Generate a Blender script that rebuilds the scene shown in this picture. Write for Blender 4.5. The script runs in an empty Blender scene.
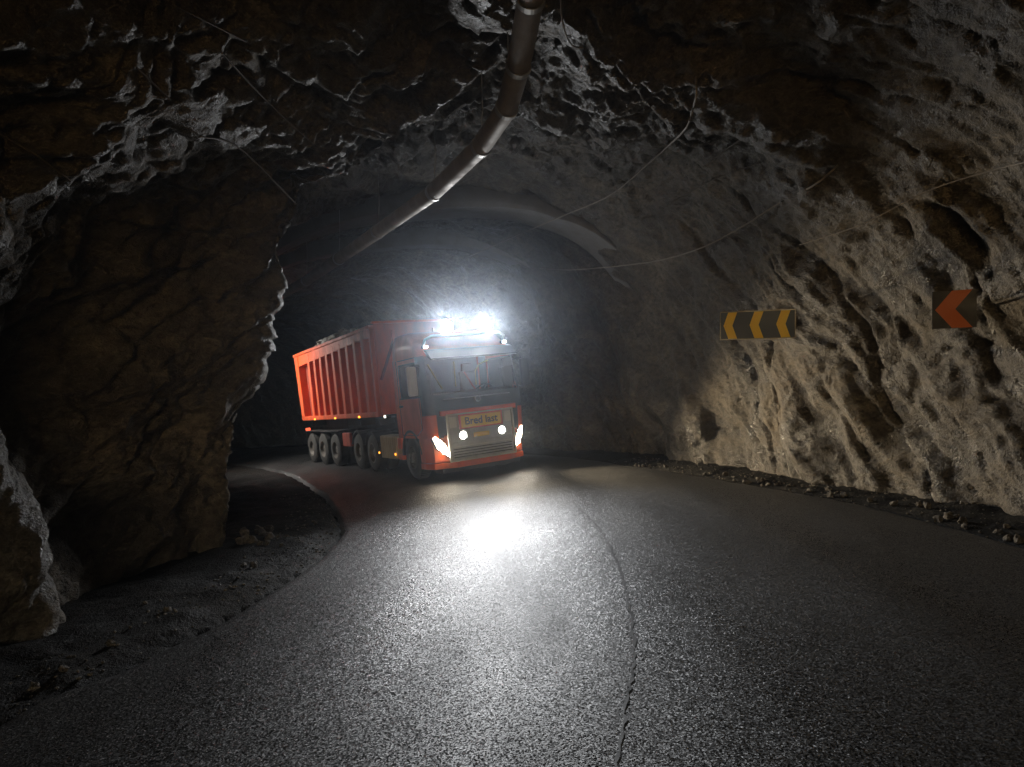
import bpy, bmesh, math, random
import numpy as np
from mathutils import Vector, Matrix
random.seed(7)
scene = bpy.context.scene
COL = scene.collection

# ------------------------------------------------------------------ camera
CAM_Z = 1.974
cam = bpy.data.cameras.new('camera'); cam_o = bpy.data.objects.new('camera', cam); COL.objects.link(cam_o)
cam_o.location = (0, 0, CAM_Z); cam_o.rotation_euler = (math.radians(90), 0, 0)
cam.sensor_width = 36; cam.lens = 24.01; cam.shift_y = 16.5 / 1024
cam.clip_start = 0.05; cam.clip_end = 400
scene.camera = cam_o

# ------------------------------------------------------------------ world: dim low-sun sky; unseen tunnel end left open behind the camera as front fill
world = bpy.data.worlds.new('World'); scene.world = world; world.use_nodes = True
wn = world.node_tree.nodes; wl = world.node_tree.links; wn.clear()
sky = wn.new('ShaderNodeTexSky'); sky.sky_type = 'NISHITA'; sky.sun_disc = False
sky.sun_elevation = math.radians(18); sky.sun_rotation = math.radians(180)
bg = wn.new('ShaderNodeBackground'); bg.inputs['Strength'].default_value = 0.14
wo = wn.new('ShaderNodeOutputWorld'); wl.new(sky.outputs[0], bg.inputs[0]); wl.new(bg.outputs[0], wo.inputs[0])

# ------------------------------------------------------------------ exposure, render settings
scene.view_settings.view_transform = 'Standard'; scene.view_settings.look = 'None'
scene.view_settings.exposure = 0.2; scene.view_settings.gamma = 1.0
cy = scene.cycles
cy.use_denoising = True; cy.denoising_prefilter = 'NONE'
cy.max_bounces = 7; cy.diffuse_bounces = 3; cy.glossy_bounces = 3; cy.transmission_bounces = 5; cy.volume_bounces = 0
cy.transparent_max_bounces = 8
cy.sample_clamp_indirect = 4.0; cy.sample_clamp_direct = 0.0
cy.caustics_reflective = False; cy.caustics_refractive = False
cy.use_light_tree = False
cy.use_adaptive_sampling = True; cy.adaptive_threshold = .03

ROOF_W, HEAD_W, FOG_W, WALL_W = 1120.0, 1250.0, 20.0, 1500.0
HAZE = 0.0020

# ------------------------------------------------------------------ truck pose and road plane
TR = ((0.48751, 0.86716, -0.10186), (-0.87250, 0.48822, -0.01951), (0.03281, 0.09839, 0.99461))
TT = Vector((-0.6318, 15.8047, -1.7283 + CAM_Z))
GX, GY, G0 = 0.102415, 0.019617, 0.0003
def zroad(x, y): return G0 + GX * x + GY * y
TRUCK_M = Matrix.Translation(TT) @ Matrix(TR).to_4x4()

# ------------------------------------------------------------------ helpers
def link(o, parent=None):
    COL.objects.link(o)
    if parent is not None: o.parent = parent
    return o
def tag(o, label=None, cat=None, group=None, kind=None):
    if label: o['label'] = label
    if cat: o['category'] = cat
    if group: o['group'] = group
    if kind: o['kind'] = kind
    return o
def empty(name, M):
    o = bpy.data.objects.new(name, None); o.empty_display_size = 0.2
    COL.objects.link(o); o.matrix_world = M; return o
def raw_mesh(name, V, F, mat, parent=None, smooth=False):
    me = bpy.data.meshes.new(name); me.from_pydata([tuple(v) for v in V], [], F); me.update()
    if smooth: me.shade_smooth()
    me.materials.append(mat)
    return link(bpy.data.objects.new(name, me), parent)
def np_grid(name, P, mat, kind=None, smooth=True, wrapflip=False):
    n, m, _ = P.shape
    me = bpy.data.meshes.new(name)
    idx = np.arange(n * m, dtype=np.int32).reshape(n, m)
    a, b, c, d = idx[:-1, :-1], idx[1:, :-1], idx[1:, 1:], idx[:-1, 1:]
    q = np.stack([a, d, c, b] if wrapflip else [a, b, c, d], -1).reshape(-1, 4)
    me.vertices.add(n * m); me.vertices.foreach_set('co', P.astype(np.float32).ravel())
    me.loops.add(q.size); me.loops.foreach_set('vertex_index', q.ravel())
    me.polygons.add(len(q)); me.polygons.foreach_set('loop_start', np.arange(0, q.size, 4, dtype=np.int32))
    me.update(calc_edges=True); me.validate()
    if smooth: me.shade_smooth()
    me.materials.append(mat)
    o = link(bpy.data.objects.new(name, me))
    if kind: o['kind'] = kind
    return o

class MB:
    """collects shapes into one mesh"""
    def __init__(s): s.bm = bmesh.new()
    def box(s, c, d, rot=None, bev=0.0, seg=2):
        M = Matrix.Translation(c) @ (rot.to_4x4() if rot else Matrix()) @ Matrix.Diagonal((d[0], d[1], d[2], 1))
        r = bmesh.ops.create_cube(s.bm, size=1, matrix=M)
        if bev > 0:
            es = list({e for v in r['verts'] for e in v.link_edges})
            bmesh.ops.bevel(s.bm, geom=es, offset=min(bev, min(d) * .45), segments=seg, affect='EDGES', profile=.6)
        return s
    def cyl(s, a, b, r, r2=None, n=20):
        a, b = Vector(a), Vector(b); d = b - a
        M = Matrix.Translation((a + b) / 2) @ d.to_track_quat('Z', 'Y').to_matrix().to_4x4()
        bmesh.ops.create_cone(s.bm, cap_ends=True, segments=n, radius1=r, radius2=r if r2 is None else r2, depth=d.length, matrix=M)
        return s
    def prism(s, poly, axis, a, b, bev=0.0):
        """poly: 2-D points; axis the extrude axis 0/1/2; from a to b"""
        o = [i for i in range(3) if i != axis]
        def P(p, t):
            v = [0, 0, 0]; v[o[0]], v[o[1]] = p; v[axis] = t; return v
        lo = [s.bm.verts.new(P(p, a)) for p in poly]; hi = [s.bm.verts.new(P(p, b)) for p in poly]
        n = len(poly); fs = [s.bm.faces.new(lo), s.bm.faces.new(hi[::-1])]
        for i in range(n): fs.append(s.bm.faces.new((lo[i], hi[i], hi[(i + 1) % n], lo[(i + 1) % n])))
        bmesh.ops.recalc_face_normals(s.bm, faces=fs)
        if bev > 0:
            es = list({e for f in fs for e in f.edges})
            bmesh.ops.bevel(s.bm, geom=es, offset=bev, segments=2, affect='EDGES', profile=.6)
        return s
    def tube(s, pts, r, n=8, cap=True):
        pts = [Vector(p) for p in pts]; rings = []
        for i, p in enumerate(pts):
            t = (pts[min(i + 1, len(pts) - 1)] - pts[max(i - 1, 0)]).normalized()
            q = t.to_track_quat('Z', 'Y'); rr = r[i] if isinstance(r, (list, tuple)) else r
            rings.append([s.bm.verts.new(p + q @ Vector((rr * math.cos(2 * math.pi * k / n), rr * math.sin(2 * math.pi * k / n), 0))) for k in range(n)])
        for i in range(len(rings) - 1):
            A, B = rings[i], rings[i + 1]
            # align ring start to limit twist
            off = min(range(n), key=lambda k: (A[0].co - B[k].co).length); B = B[off:] + B[:off]; rings[i + 1] = B
            for k in range(n): s.bm.faces.new((A[k], A[(k + 1) % n], B[(k + 1) % n], B[k]))
        if cap: s.bm.faces.new(rings[0][::-1]); s.bm.faces.new(rings[-1])
        return s
    def lathe(s, prof, c, n=36, axis=1):
        """prof: (radius, offset) closed loop revolved around the axis through c"""
        rings = []
        for k in range(n):
            a = 2 * math.pi * k / n; ring = []
            for r, w in prof:
                v = [0, 0, 0]; o = [i for i in range(3) if i != axis]
                v[o[0]] = c[o[0]] + r * math.cos(a); v[o[1]] = c[o[1]] + r * math.sin(a); v[axis] = c[axis] + w
                ring.append(s.bm.verts.new(v))
            rings.append(ring)
        m = len(prof)
        for k in range(n):
            A, B = rings[k], rings[(k + 1) % n]
            for i in range(m): s.bm.faces.new((A[i], A[(i + 1) % m], B[(i + 1) % m], B[i]))
        return s
    def build(s, name, mat, parent=None, smooth=False):
        bmesh.ops.recalc_face_normals(s.bm, faces=s.bm.faces)
        me = bpy.data.meshes.new(name); s.bm.to_mesh(me); s.bm.free()
        if smooth: me.shade_auto_smooth(use_auto_smooth=True, angle=math.radians(40)) if hasattr(me, 'shade_auto_smooth') else me.shade_smooth()
        me.materials.append(mat)
        return link(bpy.data.objects.new(name, me), parent)
def auto_smooth(o, deg=35):
    me = o.data; me.shade_smooth()
    bm = bmesh.new(); bm.from_mesh(me)
    for e in bm.edges:
        if len(e.link_faces) == 2 and e.calc_face_angle(0) > math.radians(deg): e.smooth = False
    bm.to_mesh(me); bm.free(); return o

# ------------------------------------------------------------------ materials
def mat_base(name):
    m = bpy.data.materials.new(name); m.use_nodes = True; nt = m.node_tree
    return m, nt.nodes, nt.links, nt.nodes['Principled BSDF']
def nd(N, t, **k):
    n = N.new(t)
    for a, v in k.items(): setattr(n, a, v)
    return n
def ramp(N, stops, interp='LINEAR'):
    r = N.new('ShaderNodeValToRGB'); e = r.color_ramp.elements; r.color_ramp.interpolation = interp
    while len(e) > 1: e.remove(e[-1])
    e[0].position = stops[0][0]; e[0].color = (*stops[0][1], 1) if len(stops[0][1]) == 3 else stops[0][1]
    for p, c in stops[1:]:
        x = e.new(p); x.color = (*c, 1)
    return r
def g3(v): return (v, v, v)
def paint(name, col, rough=.4, metal=0.0, coat=0.0, dirt=.35, dirt_col=(.13, .105, .08), scale=3.0, bump=.05, streak=(1, 1, .35)):
    m, N, L, b = mat_base(name)
    tc = nd(N, 'ShaderNodeTexCoord'); mp = nd(N, 'ShaderNodeMapping'); mp.inputs['Scale'].default_value = streak
    L.new(tc.outputs['Object'], mp.inputs[0])
    n1 = nd(N, 'ShaderNodeTexNoise'); n1.inputs['Scale'].default_value = scale; n1.inputs['Detail'].default_value = 8; n1.inputs['Roughness'].default_value = .65
    L.new(mp.outputs[0], n1.inputs['Vector'])
    r = ramp(N, [(.38, g3(0)), (.72, g3(1))]); L.new(n1.outputs['Fac'], r.inputs[0])
    mu = nd(N, 'ShaderNodeMath', operation='MULTIPLY'); mu.inputs[1].default_value = dirt; L.new(r.outputs[0], mu.inputs[0])
    mx = nd(N, 'ShaderNodeMix', data_type='RGBA'); mx.inputs['A'].default_value = (*col, 1); mx.inputs['B'].default_value = (*dirt_col, 1)
    L.new(mu.outputs[0], mx.inputs['Factor']); L.new(mx.outputs['Result'], b.inputs['Base Color'])
    rr = nd(N, 'ShaderNodeMapRange'); rr.inputs['To Min'].default_value = rough; rr.inputs['To Max'].default_value = min(1, rough + .35)
    L.new(r.outputs[0], rr.inputs['Value']); L.new(rr.outputs[0], b.inputs['Roughness'])
    b.inputs['Metallic'].default_value = metal; b.inputs['Coat Weight'].default_value = coat; b.inputs['Coat Roughness'].default_value = .15
    if bump:
        n2 = nd(N, 'ShaderNodeTexNoise'); n2.inputs['Scale'].default_value = scale * 9; n2.inputs['Detail'].default_value = 4; L.new(tc.outputs['Object'], n2.inputs['Vector'])
        bp = nd(N, 'ShaderNodeBump'); bp.inputs['Strength'].default_value = bump; bp.inputs['Distance'].default_value = .01
        L.new(n2.outputs['Fac'], bp.inputs['Height']); L.new(bp.outputs[0], b.inputs['Normal'])
    return m
def emit(name, col, strength, sample=True):
    m, N, L, b = mat_base(name)
    b.inputs['Base Color'].default_value = (*col, 1); b.inputs['Roughness'].default_value = .2
    b.inputs['Emission Color'].default_value = (*col, 1); b.inputs['Emission Strength'].default_value = strength
    if not sample: m.cycles.emission_sampling = 'NONE'
    return m
def glass(name, tint=(.55, .58, .58), rough=.03):
    m, N, L, b = mat_base(name); N.remove(b)
    out = [n for n in N if n.type == 'OUTPUT_MATERIAL'][0]
    tr = nd(N, 'ShaderNodeBsdfTransparent'); tr.inputs[0].default_value = (*tint, 1)
    gl = nd(N, 'ShaderNodeBsdfGlossy'); gl.inputs['Roughness'].default_value = rough
    fr = nd(N, 'ShaderNodeFresnel'); fr.inputs[0].default_value = 1.45
    mx = nd(N, 'ShaderNodeMixShader'); L.new(fr.outputs[0], mx.inputs[0]); L.new(tr.outputs[0], mx.inputs[1]); L.new(gl.outputs[0], mx.inputs[2])
    L.new(mx.outputs[0], out.inputs['Surface'])
    return m

def rock_material(name, c_dark, c_mid, c_light, rough=(.28, .80), bump=1.0):
    m, N, L, b = mat_base(name)
    tc = nd(N, 'ShaderNodeTexCoord')
    mp = nd(N, 'ShaderNodeMapping'); mp.inputs['Rotation'].default_value = (.5, .35, .4); mp.inputs['Scale'].default_value = (1, .75, 1.4)
    L.new(tc.outputs['Object'], mp.inputs[0])
    n1 = nd(N, 'ShaderNodeTexNoise'); n1.inputs['Scale'].default_value = .9; n1.inputs['Detail'].default_value = 7; n1.inputs['Roughness'].default_value = .68; n1.inputs['Distortion'].default_value = .6
    n2 = nd(N, 'ShaderNodeTexNoise'); n2.inputs['Scale'].default_value = 9; n2.inputs['Detail'].default_value = 5; n2.inputs['Roughness'].default_value = .72
    n3 = nd(N, 'ShaderNodeTexNoise'); n3.inputs['Scale'].default_value = 45; n3.inputs['Detail'].default_value = 2
    for n in (n1, n2): L.new(mp.outputs[0], n.inputs['Vector'])
    L.new(tc.outputs['Object'], n3.inputs['Vector'])
    r1 = ramp(N, [(.28, c_dark), (.5, c_mid), (.72, c_light)]); L.new(n1.outputs['Fac'], r1.inputs[0])
    r2 = ramp(N, [(.3, g3(.35)), (.55, g3(1)), (.75, g3(1.35))]); L.new(n2.outputs['Fac'], r2.inputs[0])
    mu = nd(N, 'ShaderNodeMix', data_type='RGBA', blend_type='MULTIPLY'); mu.inputs['Factor'].default_value = 1
    L.new(r1.outputs[0], mu.inputs['A']); L.new(r2.outputs[0], mu.inputs['B'])
    # rusty iron stain patches
    n4 = nd(N, 'ShaderNodeTexNoise'); n4.inputs['Scale'].default_value = .55; n4.inputs['Detail'].default_value = 4; L.new(tc.outputs['Object'], n4.inputs['Vector'])
    r4 = ramp(N, [(.52, g3(0)), (.68, g3(.20))]); L.new(n4.outputs['Fac'], r4.inputs[0])
    mx = nd(N, 'ShaderNodeMix', data_type='RGBA', blend_type='MULTIPLY'); L.new(r4.outputs[0], mx.inputs['Factor'])
    L.new(mu.outputs['Result'], mx.inputs['A']); mx.inputs['B'].default_value = (1.0, .66, .36, 1)
    L.new(mx.outputs['Result'], b.inputs['Base Color'])
    rr = nd(N, 'ShaderNodeMapRange'); rr.inputs['From Min'].default_value = .35; rr.inputs['From Max'].default_value = .65
    rr.inputs['To Min'].default_value = rough[0]; rr.inputs['To Max'].default_value = rough[1]
    L.new(n1.outputs['Fac'], rr.inputs['Value']); L.new(rr.outputs[0], b.inputs['Roughness'])
    ad = nd(N, 'ShaderNodeMath', operation='MULTIPLY_ADD'); ad.inputs[1].default_value = .22
    L.new(n3.outputs['Fac'], ad.inputs[0]); L.new(n2.outputs['Fac'], ad.inputs[2])
    bp = nd(N, 'ShaderNodeBump'); bp.inputs['Strength'].default_value = bump; bp.inputs['Distance'].default_value = .06
    L.new(ad.outputs[0], bp.inputs['Height']); L.new(bp.outputs[0], b.inputs['Normal'])
    return m

def asphalt_material():
    m, N, L, b = mat_base('wet_asphalt')
    tc = nd(N, 'ShaderNodeTexCoord')
    v = nd(N, 'ShaderNodeTexVoronoi'); v.inputs['Scale'].default_value = 125; L.new(tc.outputs['Object'], v.inputs['Vector'])
    big = nd(N, 'ShaderNodeTexNoise'); big.inputs['Scale'].default_value = .6; big.inputs['Detail'].default_value = 6; bm_ = nd(N, 'ShaderNodeMapping'); bm_.inputs['Scale'].default_value = (1.5, .4, 1); bm_.inputs['Rotation'].default_value = (0, 0, .12); L.new(tc.outputs['Object'], bm_.inputs[0]); L.new(bm_.outputs[0], big.inputs['Vector'])
    fine = nd(N, 'ShaderNodeTexNoise'); fine.inputs['Scale'].default_value = 60; fine.inputs['Detail'].default_value = 3; L.new(tc.outputs['Object'], fine.inputs['Vector'])
    cr = ramp(N, [(0, (.012, .012, .0125)), (.5, (.022, .0215, .021)), (.85, (.045, .044, .042)), (1, (.12, .115, .11))])
    sep = nd(N, 'ShaderNodeSeparateColor'); L.new(v.outputs['Color'], sep.inputs[0]); L.new(sep.outputs[0], cr.inputs[0])
    br = ramp(N, [(.3, g3(.65)), (.7, g3(1.25))]); L.new(big.outputs['Fac'], br.inputs[0])
    mu = nd(N, 'ShaderNodeMix', data_type='RGBA', blend_type='MULTIPLY'); mu.inputs['Factor'].default_value = 1
    L.new(cr.outputs[0], mu.inputs['A']); L.new(br.outputs[0], mu.inputs['B']); L.new(mu.outputs['Result'], b.inputs['Base Color'])
    rr = nd(N, 'ShaderNodeMapRange'); rr.inputs['From Min'].default_value = .3; rr.inputs['From Max'].default_value = .7
    rr.inputs['To Min'].default_value = .38; rr.inputs['To Max'].default_value = .60; L.new(big.outputs['Fac'], rr.inputs['Value'])
    rg = nd(N, 'ShaderNodeMapRange'); rg.inputs['To Min'].default_value = -.18; rg.inputs['To Max'].default_value = .12; L.new(sep.outputs[1], rg.inputs['Value'])
    ra = nd(N, 'ShaderNodeMath', operation='ADD'); L.new(rr.outputs[0], ra.inputs[0]); L.new(rg.outputs[0], ra.inputs[1]); L.new(ra.outputs[0], b.inputs['Roughness'])
    b.inputs['Specular IOR Level'].default_value = .55
    # each aggregate grain is a small tilted facet with its own normal
    geo = nd(N, 'ShaderNodeNewGeometry')
    sb = nd(N, 'ShaderNodeVectorMath', operation='SUBTRACT'); sb.inputs[1].default_value = (.5, .5, .5); L.new(v.outputs['Color'], sb.inputs[0])
    sc_ = nd(N, 'ShaderNodeVectorMath', operation='SCALE'); sc_.inputs['Scale'].default_value = .66; L.new(sb.outputs[0], sc_.inputs[0])
    bp = nd(N, 'ShaderNodeBump'); bp.inputs['Strength'].default_value = .35; bp.inputs['Distance'].default_value = .01
    L.new(fine.outputs['Fac'], bp.inputs['Height'])
    ad = nd(N, 'ShaderNodeVectorMath', operation='ADD'); L.new(bp.outputs[0], ad.inputs[0]); L.new(sc_.outputs[0], ad.inputs[1])
    nm = nd(N, 'ShaderNodeVectorMath', operation='NORMALIZE'); L.new(ad.outputs[0], nm.inputs[0]); L.new(nm.outputs[0], b.inputs['Normal'])
    return m

M = {}
M['rock'] = rock_material('blasted_rock', (.034, .028, .021), (.098, .081, .060), (.22, .185, .138))
M['rubble'] = rock_material('rubble_rock', (.06, .052, .045), (.13, .115, .095), (.24, .215, .18), rough=(.5, .9), bump=.6)
M['paleload'] = rock_material('pale_ore', (.3, .3, .29), (.5, .49, .47), (.7, .69, .66), rough=(.6, .9), bump=.6)
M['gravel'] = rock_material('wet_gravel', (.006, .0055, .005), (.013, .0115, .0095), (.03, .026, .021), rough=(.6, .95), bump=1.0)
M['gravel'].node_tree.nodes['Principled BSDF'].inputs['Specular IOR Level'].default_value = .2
M['asphalt'] = asphalt_material()
M['tar'] = paint('tar_seam', (.012, .012, .012), .35, dirt=.2)
M['concrete'] = paint('sprayed_concrete', (.19, .185, .18), .8, dirt=.5, scale=2, bump=.5, streak=(1, 1, 1))
M['orange'] = paint('orange_red_paint', (.85, .10, .012), .32, coat=.5, dirt=.34, scale=4)
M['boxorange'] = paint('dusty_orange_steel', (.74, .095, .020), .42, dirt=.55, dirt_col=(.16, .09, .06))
M['boxdark'] = paint('shade_dark_orange_steel', (.34, .042, .014), .65, dirt=.85, dirt_col=(.05, .036, .03))  # recess shade between the trailer ribs painted in as darker, dirtier orange
M['black'] = paint('black_plastic', (.016, .016, .017), .42, dirt=.3)
M['chassis'] = paint('chassis_grime', (.03, .026, .024), .55, dirt=.6, dirt_col=(.09, .075, .06))
M['tyre'] = paint('tyre_rubber', (.018, .018, .018), .75, dirt=.6, dirt_col=(.10, .09, .075), scale=6)
M['rim'] = paint('dusty_steel_rim', (.13, .12, .105), .6, metal=.3, dirt=.7, dirt_col=(.12, .10, .08))
M['silver'] = paint('brushed_silver', (.62, .61, .59), .3, metal=.9, dirt=.3)
M['alu'] = paint('dusty_aluminium_cover', (.42, .36, .27), .55, metal=.2, dirt=.5, dirt_col=(.2, .16, .11))
M['white'] = paint('white_trim', (.75, .74, .70), .4, dirt=.3, dirt_col=(.4, .36, .3))
M['greymirror'] = paint('pale_mirror_shell', (.55, .55, .56), .35, dirt=.25)
M['yellow'] = paint('yellow_board', (.95, .66, .02), .45, dirt=.04)
M['ink'] = paint('dark_lettering', (.03, .05, .012), .5, dirt=.1)
M['signblack'] = paint('black_sign_sheet', (.006, .007, .011), .38, dirt=.06)
M['signblue'] = paint('slate_blue_sign_sheet', (.075, .105, .17), .42, dirt=.10)
M['signyellow'] = paint('yellow_chevron_sheet', (.95, .66, .09), .4, dirt=.06)
M['signred'] = paint('rust_orange_chevron_sheet', (.50, .10, .010), .4, dirt=.08)
M['galv'] = paint('galvanised_steel', (.36, .35, .33), .38, metal=.75, dirt=.65, dirt_col=(.14, .115, .09), scale=2)
M['duct'] = paint('ventilation_pipe_steel', (.24, .195, .15), .62, metal=.25, dirt=.6, dirt_col=(.15, .11, .08), scale=2.5)
M['cable'] = paint('pale_cable', (.24, .21, .175), .6, dirt=.4)
M['rod'] = paint('rusty_rod', (.085, .065, .045), .6, dirt=.5)
M['seat'] = paint('grey_seat_cloth', (.20, .19, .18), .9, dirt=.2)
M['trim'] = paint('brown_grey_cab_lining', (.085, .07, .05), .8, dirt=.2)
M['rail'] = paint('yellow_grab_rail', (.80, .55, .12), .4, dirt=.1)
M['redbelt'] = paint('red_belt', (.55, .04, .03), .6, dirt=.1)
M['glass'] = glass('window_glass')
M['mirrorglass'] = paint('mirror_glass', (.5, .52, .55), .06, metal=1.0, dirt=.1)
M['lamp_roof'] = emit('roof_lamp_lens', (.92, .96, 1.0), 120)
M['lamp_head'] = emit('headlamp_lens', (1.0, .84, .58), 40)
M['lamp_fog'] = emit('driving_lamp_lens', (1.0, .93, .80), 25)
M['lamp_bulb'] = emit('headlamp_bulb', (1.0, .95, .85), 70)
M['lamp_marker'] = emit('white_marker_lens', (.85, .97, 1.0), 14, False)
M['lamp_amber'] = emit('amber_marker_lens', (1.0, .38, .04), 2.6, False)
M['lamp_red'] = emit('red_tail_lens', (1.0, .12, .05), 1.6, False)
M['lamp_work'] = emit('work_lamp_lens', (1.0, .96, .80), 5, False)
M['lamp_dome'] = emit('cab_dome_lens', (1.0, .80, .50), 5, True)
M['lamp_wall'] = emit('wall_floodlight_lens', (1.0, .96, .9), 20)

# ------------------------------------------------------------------ numpy noise
def _h(ix, iy, iz, seed):
    h = (ix * 374761393 + iy * 668265263 + iz * 2147483647 + seed * 1274126177) & 0xFFFFFFFF
    h = ((h ^ (h >> 13)) * 1274126177) & 0xFFFFFFFF
    h = ((h ^ (h >> 16)) * 2246822519) & 0xFFFFFFFF
    return ((h ^ (h >> 13)) & 0xFFFFFF) / float(0xFFFFFF)
def vnoise(P, seed=0):
    i = np.floor(P).astype(np.int64); f = P - i; u = f * f * f * (f * (f * 6 - 15) + 10)
    r = 0
    for dx in (0, 1):
        wx = u[:, 0] if dx else 1 - u[:, 0]
        for dy in (0, 1):
            wy = u[:, 1] if dy else 1 - u[:, 1]
            for dz in (0, 1):
                wz = u[:, 2] if dz else 1 - u[:, 2]
                r = r + wx * wy * wz * _h(i[:, 0] + dx, i[:, 1] + dy, i[:, 2] + dz, seed)
    return r * 2 - 1
def fbm(P, octv=5, gain=.5, lac=2.03, seed=0, ridge=False):
    a, t, s = 1.0, 0, 0
    for k in range(octv):
        n = vnoise(P, seed + k * 17)
        if ridge: n = 1 - 2 * np.abs(n)
        t = t + a * n; s += a; a *= gain; P = P * lac + 13.7
    return t / s
def shards(P, seed=0):
    """piecewise-linear noise on a tetrahedral lattice: flat planes that meet in sharp edges"""
    i = np.floor(P).astype(np.int64); f = P - i; o = np.argsort(-f, axis=1); fs = np.take_along_axis(f, o, 1)
    c = i.copy(); r = (1 - fs[:, 0]) * _h(c[:, 0], c[:, 1], c[:, 2], seed); ar = np.arange(len(P))
    for k in range(3):
        c = c.copy(); c[ar, o[:, k]] += 1
        r = r + (fs[:, k] - (fs[:, k + 1] if k < 2 else 0)) * _h(c[:, 0], c[:, 1], c[:, 2], seed)
    return r * 2 - 1
def rotm(a, b, c):
    return np.array(Matrix.Rotation(a, 3, 'X') @ Matrix.Rotation(b, 3, 'Y') @ Matrix.Rotation(c, 3, 'Z'))
def chips(P, seed=0, k=.75, tilt=1.0):
    """crisp chipped surface: upper envelope of randomly tilted caps, continuous with sharp creases"""
    i = np.floor(P).astype(np.int64); out = np.full(len(P), -1e9)
    for dx in (-1, 0, 1):
        for dy in (-1, 0, 1):
            for dz in (-1, 0, 1):
                x, y, z = i[:, 0] + dx, i[:, 1] + dy, i[:, 2] + dz
                h1, h2, h3 = _h(x, y, z, seed), _h(x, y, z, seed + 1), _h(x, y, z, seed + 2)
                ex, ey, ez = P[:, 0] - x - h1, P[:, 1] - y - h2, P[:, 2] - z - h3
                t1, t2, t3 = (h1 * 7.13 + h3 * 3.7) % 1 - .5, (h2 * 9.37 + h1 * 5.1) % 1 - .5, (h3 * 8.71 + h2 * 4.3) % 1 - .5
                out = np.maximum(out, .8 * ((h1 + h2 * 3.1 + h3 * 5.7) % 1 - .5) + 2 * tilt * (ex * t1 + ey * t2 + ez * t3) - k * (ex * ex + ey * ey + ez * ez))
    return out
def facets(P, seed=0, tilt=1.0):
    """blocky joints: every Worley cell carries its own height and tilt"""
    i = np.floor(P).astype(np.int64); best = np.full(len(P), 1e9); out = np.zeros(len(P)); second = np.full(len(P), 1e9)
    for dx in (-1, 0, 1):
        for dy in (-1, 0, 1):
            for dz in (-1, 0, 1):
                c = i + np.array([dx, dy, dz]); x, y, z = c[:, 0], c[:, 1], c[:, 2]
                q = np.stack([x + _h(x, y, z, seed), y + _h(x, y, z, seed + 1), z + _h(x, y, z, seed + 2)], -1)
                d = P - q; d2 = (d * d).sum(1)
                hgt = (_h(x, y, z, seed + 3) - .5) + tilt * (d[:, 0] * (_h(x, y, z, seed + 4) - .5) + d[:, 1] * (_h(x, y, z, seed + 5) - .5) + d[:, 2] * (_h(x, y, z, seed + 6) - .5)) * 2
                nb = d2 < best
                second = np.where(nb, best, np.minimum(second, d2)); out = np.where(nb, hgt, out); best = np.where(nb, d2, best)
    return out, np.sqrt(second) - np.sqrt(best)

# ------------------------------------------------------------------ tunnel: blasted rock vault that bends to the left
CTRL = [  # left foot, right foot, crown height over the road
    ((-4.9, -16), (5.9, -16), 6.3), ((-4.9, -4), (5.8, -4), 6.3), ((-4.9, 2), (5.7, 2), 6.2), ((-4.85, 5.2), (5.65, 5.4), 6.1),
    ((-4.75, 6.9), (5.45, 7.4), 6.0), ((-4.95, 8.4), (5.10, 9.3), 5.9), ((-4.15, 10.0), (4.62, 11.0), 5.85), ((-4.2, 10.2), (4.55, 11.3), 5.9), ((-5.3, 10.7), (4.45, 12.1), 6.15),
    ((-6.5, 13.4), (3.75, 14.5), 6.3), ((-8.2, 17), (2.6, 17.5), 6.4), ((-10.6, 21.2), (.75, 20.9), 6.4), ((-13.9, 26), (-2.9, 27), 6.3),
    ((-18.4, 30), (-7.5, 33.5), 6.2), ((-25, 33.5), (-16, 40), 6.2), ((-34, 35), (-30, 44), 6.2)]
def catmull(C, t):
    C = np.array(C, float); n = len(C); t = np.clip(t, 0, n - 1 - 1e-6); i = t.astype(int); f = (t - i)[:, None]
    p0, p1, p2, p3 = C[np.maximum(i - 1, 0)], C[i], C[np.minimum(i + 1, n - 1)], C[np.minimum(i + 2, n - 1)]
    a = .42
    m1, m2 = a * (p2 - p0), a * (p3 - p1)
    return (2 * f**3 - 3 * f**2 + 1) * p1 + (f**3 - 2 * f**2 + f) * m1 + (-2 * f**3 + 3 * f**2) * p2 + (f**3 - f**2) * m2
def stations():
    tt = np.linspace(0, len(CTRL) - 1, 6000)
    C = catmull([(*l, *r, h) for l, r, h in CTRL], tt)
    # spacing from the distance of the nearer wall point to the camera
    mid = np.stack([(C[:, 0] + C[:, 2]) / 2, (C[:, 1] + C[:, 3]) / 2], -1)
    seg = np.maximum(np.hypot(*np.diff(C[:, 0:2], axis=0).T), np.hypot(*np.diff(C[:, 2:4], axis=0).T))
    yy = C[:-1, 1] * .5 + C[:-1, 3] * .5
    ds = np.where(yy < 2.2, .16, np.clip(.0042 * np.abs(yy), .020, .14))
    cum = np.concatenate([[0], np.cumsum(seg / ds)])
    n = int(cum[-1]); tq = np.interp(np.linspace(0, cum[-1], n), cum, tt)
    return catmull([(*l, *r, h) for l, r, h in CTRL], tq)
ST = stations()
NPHI = 620
def unit_profile(n, expo=2 / 3.0):
    th = np.linspace(0, math.pi, 20001); x = -np.sign(np.cos(th)) * np.abs(np.cos(th)) ** expo; z = np.sin(th) ** expo
    z = np.where(np.isnan(z), 0, z)
    ln = np.concatenate([[0], np.cumsum(np.hypot(np.diff(x) * 4.7, np.diff(z) * 6))]); q = np.linspace(0, ln[-1], n)
    return np.interp(q, ln, x), np.interp(q, ln, z)
px_, pz_ = unit_profile(NPHI)
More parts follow.
